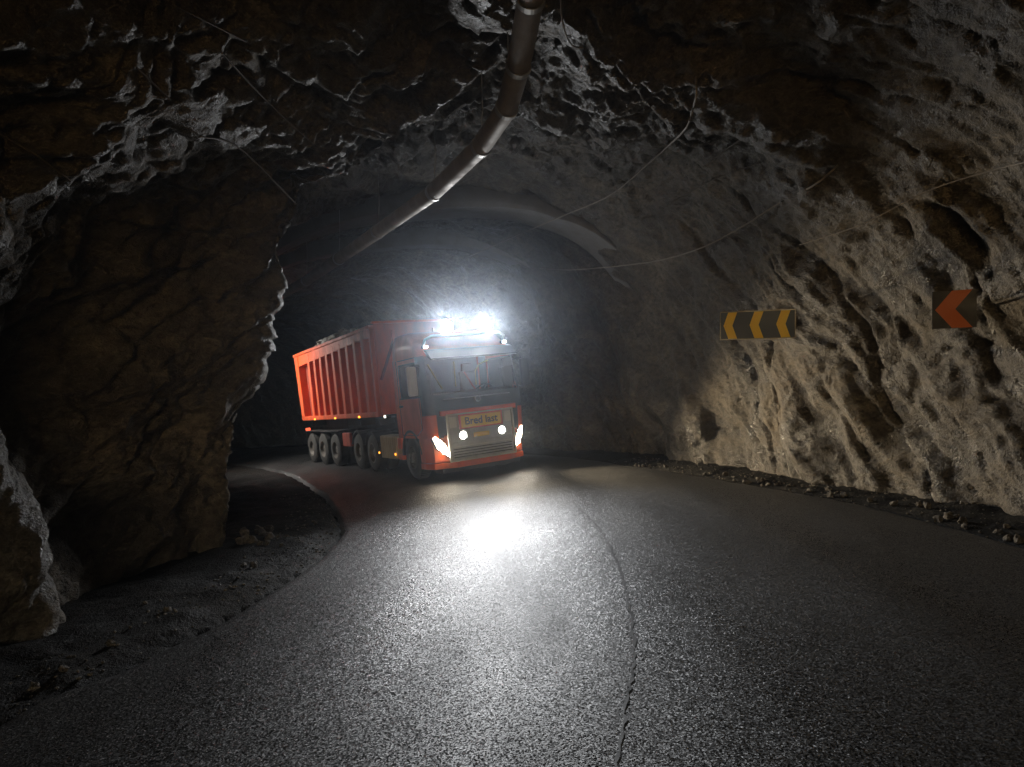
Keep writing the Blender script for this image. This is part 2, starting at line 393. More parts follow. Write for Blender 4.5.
def base_surface(S):
    L, R, H = S[:, 0:2], S[:, 2:4], S[:, 4]
    mid, half = (L + R) / 2, (R - L) / 2
    XY = mid[:, None, :] + half[:, None, :] * px_[None, :, None]
    zg = zroad(XY[..., 0], XY[..., 1])
    zg = np.where(True, zg, zg) - .45
    Z = zg * 1.0 + (H[:, None] + .45) * pz_[None, :]
    return np.concatenate([XY, Z[..., None]], -1)
B = base_surface(ST)
def grid_normals(P):
    du = np.gradient(P, axis=0); dv = np.gradient(P, axis=1); n = np.cross(du, dv)
    return n / np.maximum(np.linalg.norm(n, axis=-1, keepdims=True), 1e-9)
Nn = grid_normals(B)
c0 = np.array([0, 0, 3.0])
if (Nn[len(B) // 3, NPHI // 2] @ np.array([0, 0, 1.0])) > 0: Nn = -Nn          # point into the tunnel
# rock bosses on the left flank and crown: (points along the boss, inward push, width)
RIDGES = [
]
def rock_offset(P, N):
    p = P.reshape(-1, 3)
    wv = np.stack([fbm(p * .45 + k * 31, 4, seed=k + 40) for k in range(3)], -1)
    w = p + .35 * wv
    q = np.stack([w[:, 0] + .25 * w[:, 2], .55 * w[:, 1] + .83 * w[:, 2], .83 * w[:, 1] - .55 * w[:, 2]], -1)   # steep foliation, dipping towards the camera
    big = fbm(p * .30, 3, .5, seed=3)
    q = q + .07 * np.stack([fbm(p * 2.3 + k * 17, 3, .6, seed=k + 140) for k in range(3)], -1)
    an = np.array([1.0, .42, 1.15])
    d = .50 * big
    for k, (fr, am) in enumerate([(.45, .42), (1.0, .21), (2.1, .135), (4.6, .075), (10.0, .036), (20.0, .015)]):
        an = np.array([1.0, .55, 1.15]) if k < 2 else np.array([1.0, .45, 1.2])
        n = shards((q * an * fr) @ rotm(.7 + k * 1.3, .4 + k * .9, .2 + k * 2.1) + 3.7 * k, 11 + 9 * k)
        if k in (1, 2, 3): n = n - .45 * np.maximum(0, 1 - 10 * np.abs(shards((q * an * fr * .7) @ rotm(1.9 + k, .3 + k, k * .7), 200 + k)))   # narrow open joints between blocks
        d = d + am * n
    lay = q[:, 2] * 1.5 + .8 * vnoise(q * np.array([.8, .35, .8]), 5); lay = lay - np.floor(lay); lay = np.minimum(lay, (1 - lay) * 9)      # split layers
    lay2 = q[:, 2] * 6.1 + .9 * vnoise(q * np.array([1.9, .7, 1.9]), 15); lay2 = lay2 - np.floor(lay2); lay2 = np.minimum(lay2, (1 - lay2) * 9)
    msk = np.clip(.45 + 1.3 * vnoise(p * .55, 8), 0, 1)
    d = d + .11 * msk * lay + .05 * msk * lay2
    return d.reshape(P.shape[:-1])
D = rock_offset(B, Nn)
D = D * (1 - .24 * np.clip((np.arange(NPHI) / NPHI - .58) / .14, 0, 1))[None, :]      # the outer wall is trimmed flatter than the inner one
yfade = np.clip((B[..., 1] + 14) / 4, 0, 1)
BOSS = [  # centre, radii, push: rock noses standing proud of the wall, hollows behind them
    ((-4.8, 6.55, .5), (1.0, .55, 1.7), .62), ((-5.2, 3.0, 4.6), (2.4, 4.2, 2.4), -2.0), ((-1.5, 3.0, 6.6), (3.4, 4.2, 1.6), -.9), ((2.5, 2.6, 6.4), (3.0, 3.8, 1.6), -.8),
    ((-5.0, 7.4, 2.0), (1.0, .8, 2.4), -.30), ((-3.95, 10.1, .5), (.8, .6, 1.2), .30), ((4.6, 10.9, 1.6), (.8, .6, 2.3), .06)]
for c, r, a in BOSS:
    e = (((B - np.array(c)) / np.array(r)) ** 2).sum(-1); D += a * np.exp(-e * 1.2)
RIBS = [  # jagged ribs running up the left flank: points, push, width
    ([(-2.05, 7.2, 6.1), (-3.05, 7.5, 5.8), (-3.55, 7.4, 5.35), (-3.9, 7.15, 4.76), (-4.3, 7.5, 4.26), (-4.55, 7.6, 3.8), (-4.6, 7.45, 3.4), (-4.75, 7.25, 2.86), (-4.95, 7.0, 2.3)], .92, .19),
    ([(-4.15, 6.88, 4.6), (-4.6, 7.0, 4.29), (-4.67, 6.85, 3.94), (-4.72, 6.6, 3.46), (-4.8, 6.4, 2.6), (-4.9, 6.4, 1.6)], .78, .17),
    ([(-.15, 8.8, 6.2), (-.68, 8.9, 6.0), (-1.25, 9.2, 5.88), (-1.67, 9.3, 5.75)], .22, .22)]
bf = B.reshape(-1, 3); near = np.nonzero((bf[:, 1] > 4.5) & (bf[:, 1] < 11) & (bf[:, 0] < 1.5))[0]; bn = bf[near]
wob = .12 * np.stack([fbm(bn * 2.2 + 9 * k, 3, .6, seed=60 + k) for k in range(3)], -1); jag = np.clip(.75 + .9 * fbm(bn * 2.6, 3, .6, seed=66), .05, 1.5)
Df = D.reshape(-1)
for pts, a, wd in RIBS:
    pts = np.array(pts); dm = np.full(len(bn), 9.0)
    for p0, p1 in zip(pts[:-1], pts[1:]):
        v = p1 - p0; t = np.clip(((bn + wob - p0) @ v) / (v @ v), 0, 1); dm = np.minimum(dm, np.linalg.norm(bn + wob - p0 - t[:, None] * v, axis=1))
    Df[near] += a * jag * np.exp(-(dm / wd) ** 2)
D = Df.reshape(D.shape)
calm = 1 - .45 * np.clip((B[..., 1] - 12.8) / 2.2, 0, 1) * np.clip((B[..., 2] - 2.0) / 2.5, 0, 1)      # the far vault was scaled smoother
ROCKP = B + Nn * (D * yfade * calm)[..., None] - Nn * .12
ki, kj = int(NPHI * .30), int(NPHI * .70)
tag(np_grid('rock_wall_left', ROCKP[:, :ki + 1], M['rock'], 'structure', smooth=False), 'rough blasted rock forming the inner left wall of the bend')
tag(np_grid('rock_ceiling', ROCKP[:, ki:kj + 1], M['rock'], 'structure', smooth=False), 'rough blasted rock vault overhead')
tag(np_grid('rock_wall_right', ROCKP[:, kj:], M['rock'], 'structure', smooth=False), 'rough blasted rock forming the outer right wall of the bend')

# ------------------------------------------------------------------ ground and road
def polyline(C, n):
    C = np.array(C, float); t = np.linspace(0, len(C) - 1, 4000); Q = catmull(C, t)
    l = np.concatenate([[0], np.cumsum(np.hypot(*np.diff(Q, axis=0).T))])
    s = np.linspace(0, l[-1], n); return np.stack([np.interp(s, l, Q[:, 0]), np.interp(s, l, Q[:, 1])], -1)
EDGE_L = [(-4.0, -12), (-3.95, -4), (-3.85, 2), (-3.6, 4.8), (-3.24, 5.4), (-2.91, 6.4), (-2.58, 8.1), (-2.55, 9.6), (-2.75, 11), (-3.4, 13), (-4.6, 16.1), (-7.4, 21.9), (-11, 27.2), (-16, 31.6), (-24, 35.6), (-33, 37)]
EDGE_R = [(5.1, -12), (5.05, -4), (5.0, 2), (4.95, 4.8), (4.82, 6.4), (4.72, 7.4), (4.55, 8.6), (4.2, 10), (3.8, 11.2), (3.35, 12.6), (2.75, 14.4), (1.7, 17.2), (-.3, 20.9), (-3.8, 27), (-8.2, 33), (-16, 38.8), (-30, 42.5)]
def road_grid():
    tl = np.linspace(0, 1, 420)
    # sample the two edges at matching stations
    n = 420
    l = polyline(EDGE_L, 3000); r = polyline(EDGE_R, 3000)
    kl = np.linspace(0, 1, 3000) ** 1.0
    sel = (np.linspace(0, 1, n) * 2999).astype(int)
    A, Bq = l[sel], r[sel]
    jag = np.stack([fbm(np.c_[A * 1.7, np.zeros(n)], 4, .6, seed=5), fbm(np.c_[A * 1.7, np.ones(n)], 4, .6, seed=6)], -1) * .07
    jag2 = np.stack([fbm(np.c_[Bq * 1.7, np.zeros(n)], 4, .6, seed=7), fbm(np.c_[Bq * 1.7, np.ones(n)], 4, .6, seed=8)], -1) * .10
    A = A + jag; Bq = Bq + jag2
    w = np.linspace(0, 1, 90)
    P = A[:, None, :] * (1 - w)[None, :, None] + Bq[:, None, :] * w[None, :, None]
    z = zroad(P[..., 0], P[..., 1])
    z = z + .012 * fbm(np.c_[P.reshape(-1, 2) * .8, np.zeros(P[..., 0].size)], 3, seed=9).reshape(z.shape)
    z[:, 0] -= .075; z[:, -1] -= .06                                                          # broken slab edge
    return np.concatenate([P, z[..., None]], -1)
RG = road_grid()
road = np_grid('road', RG, M['asphalt'], 'structure', wrapflip=True); tag(road, 'wet dark asphalt road curving left through the tunnel')
def ground_grid():
    n, m = len(ST), 150
    sel = np.linspace(0, len(ST) - 1, 420).astype(int); S = ST[sel]
    w = np.linspace(-.07, 1.07, m); L, R = S[:, 0:2], S[:, 2:4]
    P = L[:, None] * (1 - w)[None, :, None] + R[:, None] * w[None, :, None]
    p3 = np.c_[P.reshape(-1, 2), np.zeros(P[..., 0].size)]
    z = zroad(P[..., 0], P[..., 1]) - .05
    # verge humps at the sides; under the slab it stays below
    el, er = polyline(EDGE_L, 400), polyline(EDGE_R, 400)
    flat = P.reshape(-1, 2)
    dl = np.full(len(flat), 9.0); dr = np.full(len(flat), 9.0); side_l = np.zeros(len(flat), bool); side_r = np.zeros(len(flat), bool)
    for k in range(0, len(flat), 4000):
        f = flat[k:k + 4000]
        for E_, dd, ss, sg in ((el, dl, side_l, 1), (er, dr, side_r, -1)):
            d2 = np.hypot(f[:, None, 0] - E_[None, :, 0], f[:, None, 1] - E_[None, :, 1]); j = d2.argmin(1); dd[k:k + 4000] = d2.min(1)
            t = E_[np.minimum(j + 1, 399)] - E_[np.maximum(j - 1, 0)]; v = f - E_[j]
            cr = t[:, 0] * v[:, 1] - t[:, 1] * v[:, 0]; ss[k:k + 4000] = (cr * sg) > 0
    rough = fbm(p3 * 3.1, 5, .6, seed=15); lump = fbm(p3 * .9, 3, seed=16)
    zz = z.ravel().copy()
    onl = side_l * np.clip(dl / .35, 0, 1); onr = side_r * np.clip(dr / .3, 0, 1)
    zz += onl * (.05 + .07 * rough + .09 * lump + .05 * np.clip(dl - .3, 0, 1)) + onr * (.02 + .05 * rough + .03 * np.clip(dr, 0, .8))
    zz -= (~side_l & ~side_r) * .10
    return np.concatenate([P, zz.reshape(z.shape)[..., None]], -1)
GG = ground_grid()
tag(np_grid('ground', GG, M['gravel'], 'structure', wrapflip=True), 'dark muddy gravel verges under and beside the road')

def ribbon(name, pts, w, mat, parent=None, lift=.006, seed=0):
    pts = polyline(pts, 160); V, F = [], []; rnd = random.Random(seed)
    for i, p in enumerate(pts):
        t = pts[min(i + 1, 159)] - pts[max(i - 1, 0)]; t /= np.hypot(*t); nrm = np.array([-t[1], t[0]])
        jw = w * (.35 + 1.1 * rnd.random()); off = nrm * (rnd.random() - .5) * w * 1.2
        for s in (-1, 1):
            q = p + off + nrm * s * jw / 2; V.append((q[0], q[1], zroad(q[0], q[1]) + lift + .012 * float(fbm(np.array([[q[0] * .8, q[1] * .8, 0]]), 3, seed=9)[0])))
        if i: F.append((2 * i - 2, 2 * i - 1, 2 * i + 1, 2 * i))
    return raw_mesh(name, V, F, mat, parent)
ribbon('crack', [(1.0, 10.8), (1.14, 8.84), (1.1, 6.93), (.96, 5.49), (.84, 4.72), (.70, 4.14), (.53, 3.45), (.36, 2.79), (.2, 2)], .022, M['tar'], road, seed=3)

# ------------------------------------------------------------------ stones
def stone_mesh(name, seed, mat, sub=2):
    bm = bmesh.new(); bmesh.ops.create_icosphere(bm, subdivisions=sub, radius=1)
    V = np.array([v.co for v in bm.verts]); f, _ = facets(V * 1.1 + seed * 7.3, seed, 1.2); n = fbm(V * 1.3 + seed, 3, seed=seed)
    for v, a, b_ in zip(bm.verts, f, n): v.co *= .85 + .35 * a + .25 * b_
    me = bpy.data.meshes.new(name); bm.to_mesh(me); bm.free(); me.materials.append(mat); return me
ROCKS = [stone_mesh('rubble_stone', k, M['rubble']) for k in range(6)]
def ground_z(x, y): return zroad(x, y)

# ------------------------------------------------------------------ the truck (local axes: x forward, y to its left, z up; origin on the road under the nose)
def lamp_spot(name, M_parent, loc, aim, power, angle, blend, col, radius):
    l = bpy.data.lights.new(name, 'SPOT'); l.energy = power; l.spot_size = math.radians(angle); l.spot_blend = blend; l.color = col; l.shadow_soft_size = radius
    o = bpy.data.objects.new(name, l); COL.objects.link(o)
    p = M_parent @ Vector(loc); d = (M_parent.to_3x3() @ Vector(aim)).normalized()
    o.matrix_world = Matrix.Translation(p) @ d.to_track_quat('-Z', 'Y').to_matrix().to_4x4()
    return o
truck = empty('truck', TRUCK_M)
tag(truck, 'orange red truck tractor with blazing roof lamps facing the camera', 'truck')

# cab shell: loft of rounded rectangles, window openings left out
HZ = [.98, 1.2, 1.5, 1.7, 1.93, 2.1, 2.3, 2.5, 2.72, 2.86, 3.0, 3.15, 3.28, 3.38, 3.45, 3.49]
def cab_ring(z):
    zz = [.98, 1.5, 1.9, 2.8, 3.0, 3.28, 3.45, 3.49]
    fx = np.interp(z, zz, [-.02, 0, -.02, -.22, -.32, -.78, -1.12, -1.3]); rx = np.interp(z, zz, [-2.1, -2.1, -2.1, -2.1, -2.1, -2.1, -2.06, -1.98])
    hw = np.interp(z, zz, [1.235, 1.245, 1.245, 1.20, 1.19, 1.16, 1.10, 1.0]); r = .20
    P = []
    for y in np.linspace(-(hw - r), hw - r, 13): P.append((fx, y))                           # front, right to left
    for a in np.linspace(0, math.pi / 2, 7)[1:]: P.append((fx - r + r * math.cos(a), hw - r + r * math.sin(a)))
    sx = [min(fx - r - .16, fx - r - .02) if fx > -.6 else fx - r - .04, min(-.95, fx - r - .08), min(-1.30, fx - r - .12), min(-1.62, fx - r - .16), min(-1.8, fx - r - .2), rx + .06]
    for x in sx: P.append((x, hw))
    for y in np.linspace(hw - .06, -(hw - .06), 7): P.append((rx, y))
    for x in sx[::-1]: P.append((x, -hw))
    for a in np.linspace(math.pi / 2, 0, 7)[:-1]: P.append((fx - r + r * math.cos(a), -(hw - r) - r * math.sin(a)))
    return P
RI = [cab_ring(z) for z in HZ]; NR = len(RI[0])
Vc = [(x, y, z) for z, R_ in zip(HZ, RI) for x, y in R_]
shellF, wsF, swF, blackF = [], [], {-1: [], 1: []}, []
def slot(k):
    if k < 12: return 'front'
    if k < 18: return 'cornerL'
    if k < 18 + 6: return 'sideL%d' % (k - 18)
    if k < 31: return 'rear'
    if k < 37: return 'sideR%d' % (5 - (k - 31))
    return 'cornerR'
for j in range(len(HZ) - 1):
    for k in range(NR):
        q = (j * NR + k, j * NR + (k + 1) % NR, (j + 1) * NR + (k + 1) % NR, (j + 1) * NR + k); s = slot(k)
        zc = (HZ[j] + HZ[j + 1]) / 2
        x = np.mean([Vc[i][0] for i in q]); y = np.mean([Vc[i][1] for i in q])
        if 1.93 <= zc <= 2.86 and (s == 'front' or (s.startswith('corner') and abs(y) < 1.10)): wsF.append(q)
        elif 1.93 <= zc <= 2.72 and s.startswith('side') and -1.62 < x < -.34: swF[1 if y > 0 else -1].append(q)
        elif 1.5 <= zc <= 2.9 and (s == 'front' or s.startswith('corner')): blackF.append(q)
        elif s == 'front' and zc < 1.5: blackF.append(q)
        else: shellF.append(q)
shellF.append(tuple((len(HZ) - 1) * NR + k for k in range(NR)))
def sub(F):
    ids = sorted({i for f in F for i in f}); mp = {a: b for b, a in enumerate(ids)}
    return [Vc[i] for i in ids], [tuple(mp[i] for i in f) for f in F]
cab = raw_mesh('cab', *sub(shellF), M['orange'], truck); auto_smooth(cab, 50); cab['label'] = 'orange red painted cab shell'
fp = raw_mesh('front_panel', *sub(blackF), M['black'], cab); auto_smooth(fp, 50)
ws = raw_mesh('windscreen', *sub(wsF), M['glass'], cab, True)
for s in (-1, 1): raw_mesh('side_window', *sub(swF[s]), M['glass'], cab)
MB().box((-1.18, 0, 1.0), (1.75, 2.3, .06)).box((-2.03, 0, 2.0), (.03, 2.2, 1.9)).build('cab_lining', M['trim'], cab)
MB().prism([(-.12, 1.55), (-.12, 1.95), (-.45, 2.0), (-.72, 1.9), (-.78, 1.5)], 1, -1.08, 1.08, .03).build('dashboard', M['black'], cab)
for y in (-.62, .62):
    s = MB().box((-1.35, y, 1.62), (.5, .52, .16), bev=.05).box((-1.6, y, 2.05), (.16, .5, .85), Matrix.Rotation(-.12, 3, 'Y'), .06).box((-1.67, y, 2.56), (.12, .3, .24), bev=.05).build('seat', M['seat'], cab)
    MB().tube([(-1.5, y - .16, 2.46), (-1.42, y, 2.1), (-1.30, y + .2, 1.74)], .02, 6).build('seat_belt', M['redbelt'] if y > 0 else M['rail'], s)
MB().lathe([(.20, -.015), (.23, -.015), (.23, .015), (.20, .015)], (0, 0, 0), 28, 2).box((0, 0, 0), (.4, .05, .02)).build('steering_wheel', M['black'], cab).matrix_local = Matrix.Translation((-.82, .62, 1.98)) @ Matrix.Rotation(-.55, 4, 'Y')
for pts in ([(-.36, -.98, 2.66), (-.24, -.80, 2.2), (-.22, -.74, 2.08)], [(-.36, -.32, 2.68), (-.34, -.34, 2.1)], [(-.40, .22, 2.1), (-.42, .24, 2.42), (-.44, .36, 2.58), (-.44, .62, 2.66)]):
    MB().tube(pts, .017, 8).build('grab_rail', M['rail'], cab)
MB().box((-1.3, 0, 3.2), (.3, .7, .03), bev=.01).build('dome_lamp', M['lamp_dome'], cab)
for s in (-1, 1):
    MB().box((-1.84, s * 1.165, 2.0), (.38, .02, 1.85)).build('pillar_lining', M['trim'], cab)
    MB().box((-.98, s * 1.20, 1.46), (1.25, .02, .88)).build('door_lining', M['trim'], cab)
# door seams, handle, steps on each side
for s in (-1, 1):
    d = MB()
    for a, b_ in (((-.42, 1.2), (-.42, 1.95)), ((-1.72, 1.05), (-1.72, 2.85)), ((-.42, 1.2), (-.75, 1.05)), ((-.75, 1.05), (-1.72, 1.05)), ((-.5, 2.85), (-1.72, 2.85))):
        mx_, mz_ = (a[0] + b_[0]) / 2, (a[1] + b_[1]) / 2; ln = math.hypot(a[0] - b_[0], a[1] - b_[1]); an = math.atan2(b_[1] - a[1], b_[0] - a[0])
        hw = float(np.interp(mz_, [.98, 1.5, 1.9, 2.8, 3.0], [1.235, 1.245, 1.245, 1.20, 1.17]))
        d.box((mx_, s * (hw + .002), mz_), (ln, .012, .018), Matrix.Rotation(-an, 3, 'Y'))
    dr = d.build('door_seam', M['black'], cab)
    MB().box((-1.58, s * 1.27, 1.75), (.20, .035, .05), bev=.012).build('door_handle', M['black'], cab)
    fr = MB()                                                                                  # window surround
    for c, dm in (((-.98, 1.93), (1.34, .03)), ((-.98, 2.73), (1.34, .03)), ((-1.63, 2.33), (.03, .8)), ((-.36, 2.33), (.03, .8))):
        hw = float(np.interp(c[1], [1.9, 2.8], [1.247, 1.202])); fr.box((c[0], s * hw, c[1]), (dm[0], .02, dm[1]))
    fr.build('window_frame', M['black'], cab)
# sun visor, roof bar and lamps
vis = MB().prism([(-.06, 2.80), (.14, 2.72), (.16, 2.76), (-.12, 2.97), (-.25, 2.99)], 1, -1.10, 1.10, .012).build('sun_visor', M['black'], cab)
MB().box((.155, 0, 2.735), (.02, 2.16, .022), bev=.006).build('visor_edge', M['silver'], vis)
bar = MB().tube([(-.5, -1.05, 2.95), (-.26, -1.02, 3.22), (-.22, -.88, 3.29), (-.22, .88, 3.29), (-.26, 1.02, 3.22), (-.5, 1.05, 2.95)], .032, 10)
for y in (-.5, .5): bar.cyl((-.22, y, 3.26), (-.22, y, 3.36), .02)
bar.build('roof_bar', M['silver'], truck, True)
ROOF = [(-.14, -.5, 3.47), (-.14, .5, 3.47)]
for c in ROOF:
    h = MB().lathe([(.02, -.16), (.11, -.13), (.155, -.02), (.155, .015), (.142, .015), (.142, -.005), (.02, -.02)], c, 28, 0).build('roof_lamp', M['black'], truck, True)
    MB().cyl((c[0] - .004, c[1], c[2]), (c[0] + .006, c[1], c[2]), .141, n=28).build('lens', M['lamp_roof'], h)
for y in (-1.02, 1.02):
    h = MB().box((-.33, y, 3.06), (.12, .13, .07), bev=.02).build('roof_marker', M['black'], cab)
    MB().box((-.265, y, 3.06), (.012, .10, .05), bev=.005).build('lens', M['lamp_marker'], h)
# bumper, grille, sign board, headlamps
bump = MB().prism([(-.0, -.86), (.07, -.70), (.07, .70), (0, .86), (-.13, 1.14), (-.42, 1.235), (-.72, 1.24), (-.72, 1.1), (-.3, .9), (-.3, -.9), (-.72, -1.1), (-.72, -1.24), (-.42, -1.235), (-.13, -1.14)], 2, .42, 1.02, .02).build('bumper', M['orange'], truck)
MB().prism([(.0, -.86), (.10, -.70), (.10, .70), (0, .86), (-.13, 1.16), (-.42, 1.25), (-.72, 1.25), (-.72, 1.1), (-.3, .9), (-.3, -.9), (-.72, -1.1), (-.72, -1.25), (-.42, -1.25), (-.13, -1.16)], 2, .27, .405, .02).build('bumper_lip', M['orange'], bump)
MB().box((-.3, 0, .22), (.5, 2.0, .10)).build('skid_plate', M['chassis'], bump)
MB().box((.03, 0, 1.52), (.06, 1.95, .11), bev=.015).build('nose_strip', M['orange'], truck)
gr = MB().box((.055, 0, .95), (.04, 1.62, 1.02), bev=.01).build('grille', M['silver'], truck)
frm = MB()
for c, dm in (((0, 1.47), (1.70, .035)), ((0, .425), (1.70, .035)), ((-.84, .95), (.035, 1.04)), ((.84, .95), (.035, 1.04))): frm.box((.085, c[0], c[1]), (.05, dm[0], dm[1]), bev=.008)
frm.build('grille_frame', M['white'], gr)
for z in (.50, .56, .62, .68, .74): MB().box((.088, 0, z), (.03, 1.5, .022), bev=.006).build('grille_bar', M['white'] if z > .7 else M['black'], gr)
MB().box((.092, 0, .82), (.04, 1.5, .035), bev=.008).build('chrome_bar', M['silver'], gr)
MB().box((.09, -.02, .96), (.02, .40, .10), bev=.004).build('number_plate', M['yellow'], gr)
sb = MB().box((.095, 0, 1.285), (.025, 1.12, .33), bev=.006).build('sign_board', M['orange'], gr); sb['label'] = 'orange bordered board with Bred last on yellow'
MB().box((.111, 0, 1.285), (.006, 1.02, .265)).build('sign_face', M['yellow'], sb)
for y in (-.70, .70): MB().box((.09, y, 1.30), (.012, .17, .25), bev=.003).box((.098, y, 1.34), (.004, .10, .07)).build('sticker_plate', M['white'], gr)
def text_mesh(name, body, size, mat, parent, ML):
    c = bpy.data.curves.new(name, 'FONT'); c.body = body; c.size = size; c.align_x = 'CENTER'; c.align_y = 'CENTER'; c.extrude = .002; c.offset = .004
    o = bpy.data.objects.new(name, c); COL.objects.link(o); dg = bpy.context.evaluated_depsgraph_get()
    me = bpy.data.meshes.new_from_object(o.evaluated_get(dg)); bpy.data.objects.remove(o); bpy.data.curves.remove(c)
    me.materials.clear(); me.materials.append(mat); o = link(bpy.data.objects.new(name, me), parent); o.matrix_local = ML; return o
FRONT = Matrix(((0, 0, 1, 0), (1, 0, 0, 0), (0, 1, 0, 0), (0, 0, 0, 1)))
text_mesh('lettering', 'Bred last', .235, M['ink'], sb, Matrix.Translation((.117, 0, 1.285)) @ FRONT)
# emblem: ring with a slanting bar on the black panel
em = MB().lathe([(.055, -.01), (.075, -.01), (.075, .012), (.055, .012)], (.03, 0, 1.77), 24, 0).build('emblem', M['silver'], cab, True)
MB().box((.022, 0, 1.83), (.03, 1.72, .02), bev=.006).build('nose_trim', M['silver'], cab)
for pts in ([(.06, -.9, 1.96), (.03, -.3, 2.01)], [(.06, 0, 1.97), (.03, .6, 2.01)]): MB().tube(pts, .012, 6).build('wiper', M['black'], cab)
for s in (-1, 1):
    poly = [(s * 1.13, 1.06), (s * 1.19, 1.02), (s * 1.10, .74), (s * .84, .50), (s * .80, .52), (s * .92, .84)]
    hl = MB()
    n = len(poly)
    def hx(y): return .085 - .55 * max(0, abs(y) - .72) ** 1.5 * 1.0
    lo = [hl.bm.verts.new((hx(p[0]) - .1, *p)) for p in poly]; hi = [hl.bm.verts.new((hx(p[0]) + .01, *p)) for p in poly]
    hl.bm.faces.new(lo); hl.bm.faces.new(hi)
    for i in range(n): hl.bm.faces.new((lo[i], hi[i], hi[(i + 1) % n], lo[(i + 1) % n]))
    hh = hl.build('headlamp', M['black'], truck)
    cy_, cz_ = sum(p[0] for p in poly) / n, sum(p[1] for p in poly) / n
    il = [((p[0] - cy_) * .86 + cy_, (p[1] - cz_) * .86 + cz_) for p in poly]
    raw_mesh('lens', [(hx(p[0]) + .016, *p) for p in il], [tuple(range(n))], M['lamp_head'], hh)
    for by, bz in ((1.04, .88), (.95, .66)): MB().cyl((hx(by) + .012, s * by, bz), (hx(by) + .028, s * by, bz), .055, n=20).build('bulb', M['lamp_bulb'], hh)
FOG = [(.12, -.50, .985), (.12, .50, .985)]
for c in FOG:
    h = MB().lathe([(.02, -.06), (.08, -.05), (.10, -.01), (.10, .012), (.088, .012), (.088, 0), (.02, -.005)], c, 24, 0).build('driving_lamp', M['silver'], truck, True)
    MB().cyl((c[0], c[1], c[2]), (c[0] + .008, c[1], c[2]), .087, n=24).build('lens', M['lamp_fog'], h)
# mirrors
for s in (-1, 1):
    mr = MB().tube([(-.34, s * 1.18, 2.62), (-.20, s * 1.40, 2.66), (-.20, s * 1.44, 2.60)], .022, 8).build('mirror_arm', M['black'], truck); MB().tube([(-.34, s * 1.22, 1.98), (-.20, s * 1.40, 1.96), (-.20, s * 1.44, 2.0)], .022, 8).build('mirror_arm', M['black'], truck)
    MB().box((-.20, s * 1.46, 2.30), (.12, .22, .66), bev=.045).build('mirror_shell', M['black'] if s > 0 else M['greymirror'], mr)
    MB().box((-.267, s * 1.46, 2.30), (.012, .18, .58), bev=.004).build('mirror_glass', M['mirrorglass'], mr)
# wheel arch, steps, tank, chassis, stacks
for s in (-1, 1):
    wa = MB(); pts = [(-1.25 + .66 * math.cos(a), .52 + .66 * math.sin(a)) for a in np.linspace(.15, math.pi - .05, 14)]
    pin = [(-1.25 + .60 * math.cos(a), .52 + .60 * math.sin(a)) for a in np.linspace(.15, math.pi - .05, 14)]
    wa.prism(pts + pin[::-1], 1, s * .86, s * 1.245).build('wheel_arch', M['black'], truck)
    MB().box((-2.05, s * 1.15, .84), (.28, .2, .28), bev=.03).build('cab_step', M['orange'], truck); MB().box((-2.05, s * 1.17, .50), (.28, .18, .14), bev=.03).build('cab_step', M['orange'], truck)
    tk = MB().box((-2.98, s * 1.02, .72), (1.2, .44, .60), bev=.05)
    for k in range(7): tk.box((-3.46 + k * .16, s * 1.245, .72), (.05, .02, .54), bev=.008)
    tk.build('fuel_tank', M['alu'], truck)
    for x in (-2.38, -3.66):
        MB().box((x, s * 1.262, .56), (.075, .02, .05), bev=.006).build('side_marker', M['lamp_amber'], truck)
    h = MB().box((-3.15, s * 1.1, 1.52), (.16, .14, .10), bev=.02).build('work_lamp', M['black'], truck)
    MB().box((-3.15, s * 1.175, 1.52), (.11, .012, .065), bev=.005).build('lens', M['lamp_work'], h)
ch = MB()
for s in (-1, 1): ch.box((-3.7, s * .42, .90), (5.6, .09, .26))
for x in (-1.25, -2.4, -3.4, -4.35, -5.05, -5.7): ch.box((x, 0, .88), (.12, .8, .18))
for x in (-1.25, -4.35, -5.7): ch.cyl((x, -1.0, .52), (x, 1.0, .52), .07)
ch.box((-5.0, 0, 1.12), (.9, .95, .1), bev=.03).build('chassis', M['chassis'], truck)
MB().box((-2.62, -.75, 1.95), (.34, .42, 2.0), bev=.06).build('air_intake', M['black'], truck)
MB().tube([(-2.62, .8, 1.0), (-2.62, .8, 3.1), (-2.78, .8, 3.25)], .09, 14).build('exhaust_stack', M['silver'], truck, True)
for k, y in enumerate((-.5, -.3, -.1)):
    MB().tube([(-2.36, y, 1.7), (-2.62, y, 1.35 - .05 * k), (-3.0, y + .1, 1.3), (-3.5, y + .1, 1.55)], .02, 6).build('air_hose', M['black'], truck)
for s in (-1, 1):
    for x in (-4.35, -5.7):
        pts = [(x + .62 * math.cos(a), .52 + .62 * math.sin(a)) for a in np.linspace(.35, math.pi - .35, 12)]; pin = [(x + .58 * math.cos(a), .52 + .58 * math.sin(a)) for a in np.linspace(.35, math.pi - .35, 12)]
        MB().prism(pts + pin[::-1], 1, s * .72, s * 1.24).build('mudguard', M['black'], truck)

